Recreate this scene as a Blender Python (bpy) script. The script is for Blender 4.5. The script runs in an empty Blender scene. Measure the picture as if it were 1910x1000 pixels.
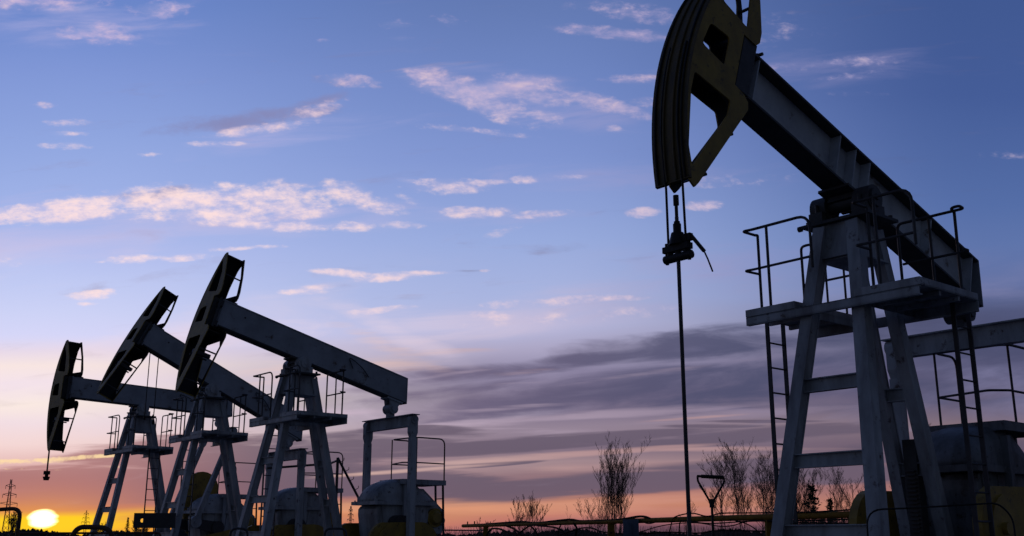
import bpy, bmesh, math, random
from mathutils import Vector, Matrix
random.seed(7)
S = bpy.context.scene
COL = S.collection
R_ = math.radians

# ------------------------------------------------------------------ camera
F_PX, PITCH, EYE = 1956.6, 0.251925, 1.6
cd = bpy.data.cameras.new('camera'); cam = bpy.data.objects.new('camera', cd); COL.objects.link(cam)
cd.sensor_width = 36.0; cd.lens = 36.0 * F_PX / 1910.0; cd.clip_start = 0.1; cd.clip_end = 20000
cam.location = (0, 0, EYE); cam.rotation_euler = (math.pi / 2 + PITCH, 0, 0)
S.camera = cam
S.render.resolution_x = 1024; S.render.resolution_y = 536
S.view_settings.view_transform = 'Standard'; S.view_settings.look = 'None'
S.view_settings.exposure = 0.0; S.view_settings.gamma = 1.0

def ray(px, py):
    X = (px - 955) / F_PX; u = -(py - 500) / F_PX
    return Vector((X, math.cos(PITCH) - u * math.sin(PITCH), math.sin(PITCH) + u * math.cos(PITCH)))
def ab(px, py):                       # sky coordinates of a direction: x/y, z/y
    r = ray(px, py); return r.x / r.y, r.z / r.y
def at(px, d, z=0.0):                 # ground point at distance y=d under a bearing near the horizon
    r = ray(px, 990); return Vector((r.x / r.y * d, d, z))
def hz(py, d):                        # height over the ground of something seen at py at distance d
    r = ray(955, py); return r.z / r.y * d + EYE

# ------------------------------------------------------------------ world: dusk sky
SUN_A, SUN_B = ab(80, 968)
SUN_AZ = math.atan2(SUN_A, 1.0); SUN_EL = math.atan(SUN_B * math.cos(SUN_AZ))
w = bpy.data.worlds.new('World'); S.world = w; w.use_nodes = True
NT = w.node_tree; NT.nodes.clear()
def srgb(c):
    return tuple(((v / 255) / 12.92 if v / 255 <= .04045 else (((v / 255) + .055) / 1.055) ** 2.4) for v in c)
class N:                              # small wrapper to write node maths as formulas
    def __init__(s, sock): s.s = sock
    def _m(s, op, o=None, p=None):
        n = NT.nodes.new('ShaderNodeMath'); n.operation = op
        for i, v in enumerate((s, o, p)):
            if v is None: continue
            if isinstance(v, N): NT.links.new(v.s, n.inputs[i])
            else: n.inputs[i].default_value = v
        return N(n.outputs[0])
    def __add__(s, o): return s._m('ADD', o)
    def __sub__(s, o): return s._m('SUBTRACT', o)
    def __mul__(s, o): return s._m('MULTIPLY', o)
    def __truediv__(s, o): return s._m('DIVIDE', o)
    def mx(s, o): return s._m('MAXIMUM', o)
    def mn(s, o): return s._m('MINIMUM', o)
    def pw(s, o): return s._m('POWER', o)
def smooth(x, a, b, lo=0.0, hi=1.0):
    n = NT.nodes.new('ShaderNodeMapRange'); n.interpolation_type = 'SMOOTHSTEP'
    NT.links.new(x.s, n.inputs[0])
    for i, v in enumerate((a, b, lo, hi)): n.inputs[i + 1].default_value = v
    return N(n.outputs[0])
def mixc(f, a, b, mode='MIX'):
    n = NT.nodes.new('ShaderNodeMix'); n.data_type = 'RGBA'; n.blend_type = mode
    n.clamp_factor = True
    if isinstance(f, N): NT.links.new(f.s, n.inputs[0])
    else: n.inputs[0].default_value = f
    for i, v in ((6, a), (7, b)):
        if isinstance(v, N): NT.links.new(v.s, n.inputs[i])
        else: n.inputs[i].default_value = tuple(v) + (1,)
    return N(n.outputs[2])
def ramp(x, stops):
    n = NT.nodes.new('ShaderNodeValToRGB'); NT.links.new(x.s, n.inputs[0]); cr = n.color_ramp
    cr.interpolation = 'LINEAR'
    stops = sorted(stops)
    while len(cr.elements) < len(stops): cr.elements.new(0.5)
    for e, (p, c) in zip(cr.elements, stops): e.position = p; e.color = tuple(c) + (1,)
    return N(n.outputs[0])
def vec(x, y, z=None):
    n = NT.nodes.new('ShaderNodeCombineXYZ')
    for i, v in enumerate((x, y, z)):
        if isinstance(v, N): NT.links.new(v.s, n.inputs[i])
        elif v is not None: n.inputs[i].default_value = v
    return N(n.outputs[0])
def noise(v, scale, detail=6, rough=.55, dist=0.0):
    n = NT.nodes.new('ShaderNodeTexNoise'); NT.links.new(v.s, n.inputs['Vector'])
    n.inputs['Scale'].default_value = scale; n.inputs['Detail'].default_value = detail
    n.inputs['Roughness'].default_value = rough; n.inputs['Distortion'].default_value = dist
    return N(n.outputs[0])
tc = NT.nodes.new('ShaderNodeTexCoord'); sx = NT.nodes.new('ShaderNodeSeparateXYZ')
NT.links.new(tc.outputs['Generated'], sx.inputs[0])
X, Y, Z = (N(sx.outputs[i]) for i in range(3))
YP = Y.mx(0.12)
A = X / YP; B = Z / YP
ABV = vec(A, B, 0.0)
def swirl(sc, amt, oy):                # soft warping of the cloud edges
    n1 = noise(vec(A * .35, B + oy, 0.0), sc, 3, .5) - .5
    return n1 * amt
WB = B + swirl(9.0, .030, 3.0)
def bpy_(y): return ab(955, y)[1]
def stops(l): return [(max(0., min(1., bpy_(y) + 0.0)), srgb(c)) for y, c in l]
L_ = stops([(-400, (62, 88, 150)), (0, (108, 136, 203)), (120, (127, 150, 213)), (260, (145, 167, 224)), (400, (164, 182, 234)), (450, (178, 190, 238)),
            (520, (192, 202, 243)), (575, (204, 210, 246)), (612, (213, 214, 248)), (640, (231, 217, 233)), (668, (247, 229, 226)), (700, (243, 226, 235)), (735, (249, 233, 226)), (770, (240, 221, 228)),
            (815, (242, 214, 212)), (850, (222, 180, 178)), (868, (170, 128, 138)), (905, (168, 116, 122)), (938, (200, 124, 90)), (962, (228, 140, 60)), (980, (206, 100, 50)), (990, (176, 66, 36)), (997, (120, 44, 26))])
M_ = stops([(-400, (52, 76, 132)), (0, (98, 121, 178)), (150, (112, 135, 195)), (300, (128, 149, 208)), (450, (152, 171, 221)), (550, (168, 180, 223)), (610, (182, 184, 220)),
            (650, (172, 166, 196)), (690, (140, 132, 162)), (740, (118, 107, 134)), (775, (132, 119, 142)), (800, (148, 132, 150)), (840, (128, 110, 128)), (870, (165, 138, 144)), (892, (144, 115, 124)), (922, (150, 109, 114)),
            (936, (186, 128, 114)), (952, (202, 137, 110)), (972, (192, 120, 108)), (988, (154, 98, 108)), (997, (100, 70, 84))])
RR = stops([(-400, (36, 56, 106)), (0, (64, 88, 145)), (200, (68, 92, 151)), (400, (84, 109, 166)), (480, (94, 116, 170)), (555, (100, 114, 162)), (600, (80, 86, 122)), (660, (76, 79, 112)), (720, (84, 82, 112)),
            (780, (104, 94, 116)), (805, (128, 108, 118)), (850, (98, 84, 104)), (900, (146, 106, 112)), (950, (184, 122, 108)), (997, (92, 66, 80))])
tilt = WB - A * .02
cl = ramp(tilt, L_); cm = ramp(tilt, M_); cr_ = ramp(tilt, RR)
base = mixc(smooth(A, -.47, .02), cl, cm)
base = mixc(smooth(A, .0, .48), base, cr_)
# cloud patches placed by bearing and height: (px, py, half length, half height, tilt in degrees, strength)
SHEAR = {}
def sheared(tl):                       # the sky coordinates with a few shared slants
    k = min((-22, -12, -6, 0, 4, 8, 14), key=lambda q: abs(q - tl))
    if k not in SHEAR: SHEAR[k] = ABV if k == 0 else vec(A, B - A * math.tan(R_(k)), 0.0)
    return SHEAR[k], math.tan(R_(k))
def field(lst):
    f = None
    for i, (px, py, rx, ry, tl, st) in enumerate(lst):
        a0, b0 = ab(px, py); a1, _ = ab(px + rx, py); _, b1 = ab(px, py - ry); co, sh = sheared(tl)
        m = NT.nodes.new('ShaderNodeVectorMath'); m.operation = 'MULTIPLY_ADD'; NT.links.new(co.s, m.inputs[0])
        kx, ky = 1 / abs(a1 - a0), 1 / abs(b1 - b0); b0 -= a0 * sh
        m.inputs[1].default_value = (kx, ky, 0)
        if f is not None:              # chained one after the other, keeps the shader stack small
            c = NT.nodes.new('ShaderNodeCombineXYZ'); c.inputs[0].default_value = -a0 * kx; c.inputs[1].default_value = -b0 * ky
            z = f * 1e-6; NT.links.new(z.s, c.inputs[2]); NT.links.new(c.outputs[0], m.inputs[2])
        else: m.inputs[2].default_value = (-a0 * kx, -b0 * ky, 0)
        d = NT.nodes.new('ShaderNodeVectorMath'); d.operation = 'DOT_PRODUCT'; NT.links.new(m.outputs[0], d.inputs[0]); NT.links.new(m.outputs[0], d.inputs[1])
        g = N(d.outputs['Value'])._m('MULTIPLY_ADD', -st * .42, st)
        f = g.mx(0.0) if f is None else f.mx(g)
    return f
PUFF = [(80, 4, 120, 14, 0, .8), (300, 18, 55, 15, 0, .85), (180, 62, 65, 20, -5, .8), (120, 228, 40, 7, 0, .7), (125, 272, 45, 7, 0, .75), (85, 197, 22, 7, 0, .6), (130, 250, 30, 5, 0, .6), (280, 288, 20, 5, 0, .6),
        (740, 45, 32, 9, 0, .6), (835, 38, 34, 11, -10, .6), (745, 72, 24, 6, 0, .5), (650, 150, 50, 12, -5, .75), (600, 76, 14, 4, 0, .5),
        (840, 160, 80, 24, -12, 1.0), (900, 185, 90, 26, -20, .95), (990, 172, 90, 26, -8, .95), (930, 212, 45, 16, -25, .8), (1110, 188, 55, 15, -12, .95), (1160, 200, 55, 12, -18, .9), (1015, 216, 40, 12, -5, .85),
        (1150, 62, 110, 11, -8, .95), (1190, 22, 110, 20, -5, .6), (1190, 150, 60, 10, 0, .7), (1210, 190, 40, 10, 0, .7), (870, 242, 110, 6, -5, .6), (1145, 241, 18, 7, 0, .75),
        (490, 240, 90, 9, 10, .75), (590, 205, 55, 14, 18, .7), (390, 268, 60, 5, 0, .7),
        (60, 398, 100, 16, 6, 1.0), (170, 385, 130, 22, 7, 1.05), (300, 376, 120, 28, 3, 1.05), (380, 392, 120, 22, -3, 1.0), (500, 372, 90, 26, 3, 1.0), (560, 385, 70, 20, 0, .95), (645, 362, 45, 20, -15, .95), (690, 380, 55, 14, -12, .9), (760, 370, 20, 8, -30, .6),
        (420, 350, 50, 10, 0, .7), (512, 340, 25, 9, 0, .6), (470, 418, 60, 8, -3, .85), (555, 424, 55, 9, 0, .85), (650, 423, 42, 9, 0, .85), (750, 420, 36, 7, 0, .85), (480, 388, 60, 12, 0, .9),
        (835, 347, 70, 13, 0, 1.0), (785, 343, 35, 6, -15, .8), (980, 335, 24, 8, 0, .9), (900, 340, 50, 5, 0, .75), (1065, 330, 34, 4, 0, .6),
        (865, 396, 35, 10, 0, .9), (920, 398, 60, 10, 0, .75), (1000, 399, 55, 7, 3, .9), (940, 432, 30, 8, 20, .6), (1197, 397, 28, 9, 3, .95), (1312, 383, 32, 9, 0, .9),
        (250, 484, 55, 8, 4, .95), (340, 480, 42, 7, 4, .95), (430, 464, 50, 4, 3, .75), (500, 460, 40, 4, 0, .75), (10, 490, 40, 8, 0, .6),
        (650, 511, 60, 7, -3, .9), (720, 517, 60, 8, 4, .95), (790, 509, 60, 4, 0, .8), (560, 544, 40, 6, 0, .85), (590, 536, 32, 6, 3, .85), (690, 581, 50, 6, 5, .9), (740, 574, 34, 5, 4, .8), (170, 551, 40, 8, 3, .9), (160, 567, 18, 4, 0, .8), (205, 543, 12, 5, 0, .7),
        (1060, 560, 80, 8, 3, .85), (1150, 556, 60, 5, 0, .8), (960, 567, 70, 8, 4, .7), (915, 588, 40, 8, -8, .85), (905, 505, 9, 3, 0, .75), (1090, 590, 200, 12, 3, .45),
        (1560, 118, 130, 10, 5, .55), (1460, 122, 60, 6, 3, .6), (1590, 140, 60, 8, 8, .5), (1420, 60, 120, 30, 5, .4), (1600, 175, 50, 5, 0, .4), (1350, 340, 110, 14, 3, .45), (1890, 290, 60, 8, 0, .35), (1640, 330, 60, 10, -10, .5)]
GREY = [(470, 222, 170, 16, 9, .9), (590, 190, 60, 12, 14, .8), (630, 150, 70, 12, -4, .6), (385, 225, 90, 14, 0, .5), (300, 362, 60, 12, 12, .9), (240, 365, 60, 9, 4, .7), (840, 140, 90, 12, -5, .5), (560, 345, 70, 9, 0, .4), (930, 165, 80, 10, -5, .35)]
DARK = [(1080, 672, 240, 14, 8, 1.0), (930, 690, 180, 12, 6, .8), (1330, 640, 240, 28, 6, 1.0), (1560, 620, 260, 26, 4, .9), (1290, 722, 330, 38, 5, .95), (1020, 745, 260, 24, 7, .95), (870, 700, 150, 8, 9, .7), (760, 718, 100, 6, 5, .5),
        (840, 730, 160, 10, 8, .7), (1500, 700, 260, 40, 8, .7), (1750, 690, 260, 60, 5, .6), (770, 690, 90, 6, 3, .45), (960, 770, 220, 10, 3, .6)]
LOWD = [(800, 806, 110, 10, -2, 1.0), (700, 830, 150, 22, 2, .9), (1000, 828, 360, 12, 4, 1.0), (1400, 812, 260, 13, 3, 1.0), (1330, 795, 90, 4, 2, .9), (700, 880, 200, 18, 2, .7), (1100, 905, 420, 20, 3, 1.0), (640, 905, 340, 26, 2, .9), (1500, 880, 300, 22, 2, .9), (900, 868, 90, 4, 3, .9),
        (430, 850, 260, 36, 2, 1.0), (150, 893, 230, 22, 2, 1.1), (300, 905, 240, 30, 3, 1.0), (520, 880, 200, 30, 2, .9), (1700, 850, 250, 22, 3, .8), (1420, 786, 120, 3, 2, .8)]
LITE = [(1090, 776, 300, 10, 4, .9), (900, 765, 160, 6, 5, .6), (1400, 772, 200, 10, 3, .8), (1000, 805, 160, 7, 2, .6), (560, 770, 200, 10, 0, .8), (1180, 700, 160, 5, 7, .55), (1000, 712, 160, 5, 6, .5), (1330, 680, 180, 6, 8, .5), (800, 705, 120, 5, 7, .6), (740, 780, 90, 6, 2, .7), (1690, 800, 200, 8, 2, .7), (920, 800, 120, 3, 0, .7)]
ROSE = [(1030, 850, 260, 6, 4, .95), (760, 878, 160, 4, 4, .9), (1350, 838, 200, 5, 2, .8), (1150, 868, 240, 10, 3, .6), (1290, 780, 90, 3, 3, .8), (940, 950, 340, 14, 2, .85), (1150, 940, 300, 12, 3, .85), (660, 945, 200, 14, 3, .8), (720, 645, 110, 18, -25, .6), (690, 680, 150, 20, 3, .6), (800, 660, 120, 8, 4, .6), (560, 690, 170, 22, 5, .65), (920, 700, 90, 6, 4, .5), (1000, 690, 70, 4, 6, .4), (1300, 960, 300, 20, 2, .6)]
YELL = [(110, 856, 110, 4, 4, .9), (40, 861, 80, 4, 2, .75), (185, 852, 40, 3, 3, .7), (60, 876, 80, 3, 2, .7), (200, 871, 50, 2, 0, .4)]
HAZY = [(70, 455, 230, 34, 2, .9), (350, 400, 380, 40, -2, .8), (960, 600, 260, 26, 4, 1.0), (1150, 540, 200, 22, 3, .7), (1010, 190, 170, 40, -12, .8), (130, 40, 200, 40, 0, .6), (1480, 130, 220, 30, 3, .7), (1350, 500, 160, 40, 5, .7), (1200, 330, 260, 26, 0, .6), (540, 250, 200, 26, 10, .6), (480, 620, 300, 26, 3, .7), (740, 620, 120, 20, -20, .9), (900, 400, 160, 16, 0, .6)]
cn = vec(A * 1.0 + B * .15, B * 2.0, 0.0)
nf = noise(cn, 34.0, 10, .62, .25)                 # fine puffs
nw = noise(vec(A * .8 - B * .1, B * 4.5 - A * .35, 1.0), 10.0, 6, .58, .6)   # long wisps
ns = noise(vec(A * .5, B * 8.0 - A * .25, 2.0), 14.0, 5, .55, .3)            # streaks near the horizon
fp = field(PUFF)
nf2 = noise(vec(A + B * .3, B * 1.7 - A * .1, 7.0), 95.0, 5, .6)
puff = smooth(fp + (nf - .5) * 2.9 + (nf2 - .5) * 1.2 + (nw - .5) * 1.1, .25, 1.50) * smooth(fp, .04, .48)
fg = field(GREY)
grey = smooth(fg + (nf - .5) * 1.2 + (nw - .5) * .6, .3, 1.0) * .75
fd = field(DARK)
dark = smooth(fd + (nw - .5) * 1.9 + (nf - .5) * .35, .15, 1.05)
fl = field(LOWD)
lowd = smooth(fl + (ns - .5) * 1.6, .28, .7)
fi = field(LITE)
lite = smooth(fi + (ns - .5) * 1.4 + (nw - .5) * .6, .35, 1.0)
fr = field(ROSE)
rose = smooth(fr + (ns - .5) * 1.3, .3, 1.0)
fy = field(YELL)
yell = smooth(fy + (nf - .5) * 2.6 + (ns - .5) * 1.4 + (nf2 - .5) * 1.6, .40, 1.15) * smooth(fy, .06, .5)
veil = smooth(noise(vec(A * .6, B * 3.0 - A * .3, 5.0), 6.0, 7, .6, .5), .48, .80) * smooth(B, .30, .22) * smooth(B, .06, .12)
sky = base
sky = mixc(veil * .55, sky, mixc(smooth(A, -.4, .4), srgb((232, 216, 232)), srgb((140, 138, 176))))
sky = mixc(dark * .9, sky, mixc(smooth(A, -.2, .25), srgb((114, 101, 128)), srgb((74, 77, 108))))
sky = mixc(lite * .8, sky, mixc(smooth(A, -.3, .35), srgb((208, 186, 204)), srgb((136, 122, 144))))
sky = mixc(lowd * .88, sky, mixc(smooth(A, -.42, -.19), srgb((164, 117, 122)), srgb((101, 89, 108))))
low_r = mixc(smooth(B, .032, .066), mixc(smooth(A, -.2, .3), srgb((232, 160, 118)), srgb((196, 138, 130))), mixc(smooth(A, -.25, .1), srgb((240, 204, 192)), srgb((188, 150, 150))))
sky = mixc(rose * .75, sky, low_r)
fh = field(HAZY)
haz = smooth(fh + (nw - .5) * 1.9 + (ns - .5) * .5, .15, 1.25)
sky = mixc(haz * .5, sky, mixc(smooth(A, -.2, .3), mixc(smooth(B, .18, .34), srgb((244, 220, 228)), srgb((190, 184, 226))), srgb((146, 144, 190))))
sky = mixc(smooth(fp + (nw - .5) * 1.2, .25, 1.3) * .28, sky, mixc(smooth(A, -.3, .3), srgb((226, 208, 228)), srgb((160, 152, 194))))
sky = mixc(grey, sky, srgb((134, 134, 178)))
pc = mixc(smooth(B, .33, .50), mixc(smooth(A, -.35, .35), srgb((255, 226, 226)), srgb((196, 182, 212))), mixc(smooth(A, -.4, .35), srgb((196, 178, 216)), srgb((158, 152, 196))))
pc = mixc(smooth(nf, .5, .8) * .35, pc, srgb((255, 222, 206)))
sky = mixc(puff * .95, sky, pc)
sky = mixc(yell * .85, sky, srgb((255, 224, 170)))
# low sun under the cloud edge: disc, glare and the lit strip of horizon
edge = ab(80, 948)[1]
ga = (A - SUN_A)
under = smooth(WB - A * .045 - SUN_A * -.045, edge + .004, edge - .006)
g1 = (ga * ga) * (1 / .068 ** 2) + ((B - SUN_B) * (B - SUN_B)) * (1 / .018 ** 2)
g2 = (ga * ga) * (1 / .125 ** 2) + ((B - SUN_B) * (B - SUN_B)) * (1 / .035 ** 2)
g3 = (ga * ga) * (1 / .13 ** 2) + ((B - SUN_B) * (B - SUN_B)) * (1 / .036 ** 2)
str_ = smooth(noise(vec(A * .4, B * 12.0 - A * .9, 4.0), 14.0, 4, .5), .35, .62)
g0 = (ga * ga) * (1 / .0118 ** 2) + ((B - SUN_B) * (B - SUN_B)) * (1 / .0078 ** 2) + (str_ - .5) * .5
e0 = smooth(g0, .1, 1.8, 1.0, 0.0) * smooth(B, edge + .004, edge - .001)
def gau(g): return N((g * -1.0).s)._m('EXPONENT')
sky = mixc(gau(g3) * .32, sky, srgb((226, 124, 74)))
sky = mixc(gau(g2) * under * (str_ * .6 + .4), sky, srgb((255, 190, 40)))
sky = mixc(gau(g1) * under * 1.3, sky, (1.0, .62, .02))
sky = mixc(gau(g1) * (under * -1.0 + 1.0) * .5, sky, srgb((246, 170, 60)))
sky = mixc(e0, sky, (5.0, 3.8, 1.6))
# the darker, plain dusk sky behind the viewer
back = ramp(Z, [(0., srgb((72, 74, 84))), (.12, srgb((72, 78, 92))), (.4, srgb((56, 67, 88))), (1., srgb((38, 50, 76)))])
front = smooth(Y, .10, .42)
sky = mixc(front, back, sky)
zen = smooth(Z, .52, .9)
sky = mixc(zen, sky, srgb((36, 50, 82)))
gr = smooth(Z, -.012, -.001)
sky = mixc(gr, (.006, .006, .009), sky)
st = NT.nodes.new('ShaderNodeTexSky'); st.sky_type = 'NISHITA'; st.sun_disc = False
st.sun_elevation = SUN_EL; st.sun_rotation = SUN_AZ; st.air_density = 1.0
bg1 = NT.nodes.new('ShaderNodeBackground'); NT.links.new(st.outputs[0], bg1.inputs[0]); bg1.inputs[1].default_value = .0015
bg2 = NT.nodes.new('ShaderNodeBackground'); NT.links.new(sky.s, bg2.inputs[0]); bg2.inputs[1].default_value = 1.0
ad = NT.nodes.new('ShaderNodeAddShader'); wo = NT.nodes.new('ShaderNodeOutputWorld')
NT.links.new(bg1.outputs[0], ad.inputs[0]); NT.links.new(bg2.outputs[0], ad.inputs[1]); NT.links.new(ad.outputs[0], wo.inputs[0])
w.cycles.sampling_method = 'MANUAL'; w.cycles.sample_map_resolution = 512
S.cycles.max_bounces = 4; S.cycles.use_adaptive_sampling = True; S.cycles.adaptive_threshold = .02

# ------------------------------------------------------------------ sun
sl = bpy.data.lights.new('sun', 'SUN'); sl.energy = .12; sl.angle = R_(.8); sl.color = (1.0, .50, .22)
so = bpy.data.objects.new('sun', sl); COL.objects.link(so)
sd = Vector((math.sin(SUN_AZ), math.cos(SUN_AZ), math.tan(SUN_EL)))
so.rotation_euler = (-sd).to_track_quat('-Z', 'Y').to_euler(); so.location = (0, 0, 30)

# ------------------------------------------------------------------ materials
def dull(m, v):
    m.node_tree.nodes['Principled BSDF'].inputs['Specular IOR Level'].default_value = v; return m
def mat(name, c1, c2=None, sc=6.0, rough=.6, metal=0.0, c3=None, bump=.0, streak=1.0, amt=.5, thr=(.35, .7)):
    m = bpy.data.materials.new(name); m.use_nodes = True; t = m.node_tree; b = t.nodes['Principled BSDF']
    b.inputs['Roughness'].default_value = rough; b.inputs['Metallic'].default_value = metal
    c2 = c2 or tuple(v * .6 for v in c1)
    tx = t.nodes.new('ShaderNodeTexCoord'); mp = t.nodes.new('ShaderNodeMapping'); mp.inputs['Scale'].default_value = (1, 1, streak)
    t.links.new(tx.outputs['Object'], mp.inputs[0])
    n = t.nodes.new('ShaderNodeTexNoise'); n.inputs['Scale'].default_value = sc; n.inputs['Detail'].default_value = 8; n.inputs['Roughness'].default_value = .65
    t.links.new(mp.outputs[0], n.inputs['Vector'])
    r = t.nodes.new('ShaderNodeValToRGB'); r.color_ramp.elements[0].position = thr[0]; r.color_ramp.elements[1].position = thr[1]
    r.color_ramp.elements[0].color = tuple(c2) + (1,); r.color_ramp.elements[1].color = tuple(c1) + (1,)
    t.links.new(n.outputs[0], r.inputs[0]); out = r.outputs[0]
    if c3:
        n2 = t.nodes.new('ShaderNodeTexNoise'); n2.inputs['Scale'].default_value = sc * 2.3; n2.inputs['Detail'].default_value = 10; n2.inputs['Roughness'].default_value = .7
        t.links.new(tx.outputs['Object'], n2.inputs['Vector'])
        r2 = t.nodes.new('ShaderNodeValToRGB'); r2.color_ramp.elements[0].position = .58; r2.color_ramp.elements[1].position = .68
        r2.color_ramp.elements[0].color = (0, 0, 0, 1); r2.color_ramp.elements[1].color = (1, 1, 1, 1); t.links.new(n2.outputs[0], r2.inputs[0])
        mx = t.nodes.new('ShaderNodeMix'); mx.data_type = 'RGBA'; t.links.new(r2.outputs[0], mx.inputs[0]); t.links.new(out, mx.inputs[6]); mx.inputs[7].default_value = tuple(c3) + (1,)
        out = mx.outputs[2]
    t.links.new(out, b.inputs['Base Color'])
    if bump:
        bp = t.nodes.new('ShaderNodeBump'); bp.inputs['Strength'].default_value = bump; bp.inputs['Distance'].default_value = .01
        t.links.new(n.outputs[0], bp.inputs['Height']); t.links.new(bp.outputs[0], b.inputs['Normal'])
    return m
PAINT = mat('weathered_grey_paint', (.44, .47, .50), (.20, .20, .21), 2.6, .6, 0, (.085, .055, .04), .25, .22, .5, (.36, .6))
PAINTC = mat('light_grey_paint', (.62, .65, .68), (.36, .38, .42), 1.6, .55, 0, (.15, .10, .07), .15)
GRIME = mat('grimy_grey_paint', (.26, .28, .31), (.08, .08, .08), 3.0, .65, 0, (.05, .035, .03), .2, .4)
PAINTB = mat('beam_grey_paint', (.40, .43, .48), (.24, .26, .29), 1.6, .6, 0, (.12, .09, .07), .15)
YEL = mat('weathered_yellow_paint', (.40, .265, .035), (.22, .14, .025), 4.0, .6, 0, (.05, .035, .02), .15)
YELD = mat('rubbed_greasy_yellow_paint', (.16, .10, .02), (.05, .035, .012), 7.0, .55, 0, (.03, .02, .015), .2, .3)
DARKM = mat('grimy_shaded_dark_steel', (.06, .06, .065), (.03, .03, .032), 8.0, .6, .0, (.08, .05, .03), .2)
BLACK = dull(mat('oily_shaded_black_steel', (.018, .017, .018), (.009, .009, .010), 9.0, .6, 0, None, .2), .3)
GALV = mat('painted_rail_pipe', (.07, .07, .08), (.035, .03, .03), 5.0, .6, .0)
CABLE = dull(mat('black_rubber_cable', (.02, .02, .02), (.01, .01, .01), 20, .9), .1)
BARK = mat('winter_bark', (.15, .11, .09), (.08, .06, .05), 3, .9)
NEED = mat('pine_needles', (.03, .045, .02), (.015, .022, .012), 3, .9)
YPIPE = mat('yellow_gas_pipe_paint', (.30, .17, .02), (.16, .09, .015), 6, .85, 0, (.08, .04, .02)); dull(YPIPE, .15)
BLUE = mat('blue_grey_cabinet_paint', (.12, .16, .24), (.08, .1, .15), 5, .5)
CONC = mat('rough_concrete', (.3, .3, .29), (.18, .18, .17), 4, .9)
RUST = mat('rusty_brown_pipe', (.12, .055, .03), (.06, .03, .02), 10, .7)
LATT = mat('grey_lattice_steel', (.12, .11, .11), (.08, .075, .07), 1, .7)
GROUND = mat('dirty_snow_ground', (.20, .20, .23), (.05, .045, .04), .25, .9, 0, None, .3, 1, .5, (.45, .62))
FOREST = mat('far_forest_mass', (.035, .03, .028), (.02, .018, .018), .05, 1.0)

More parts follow.
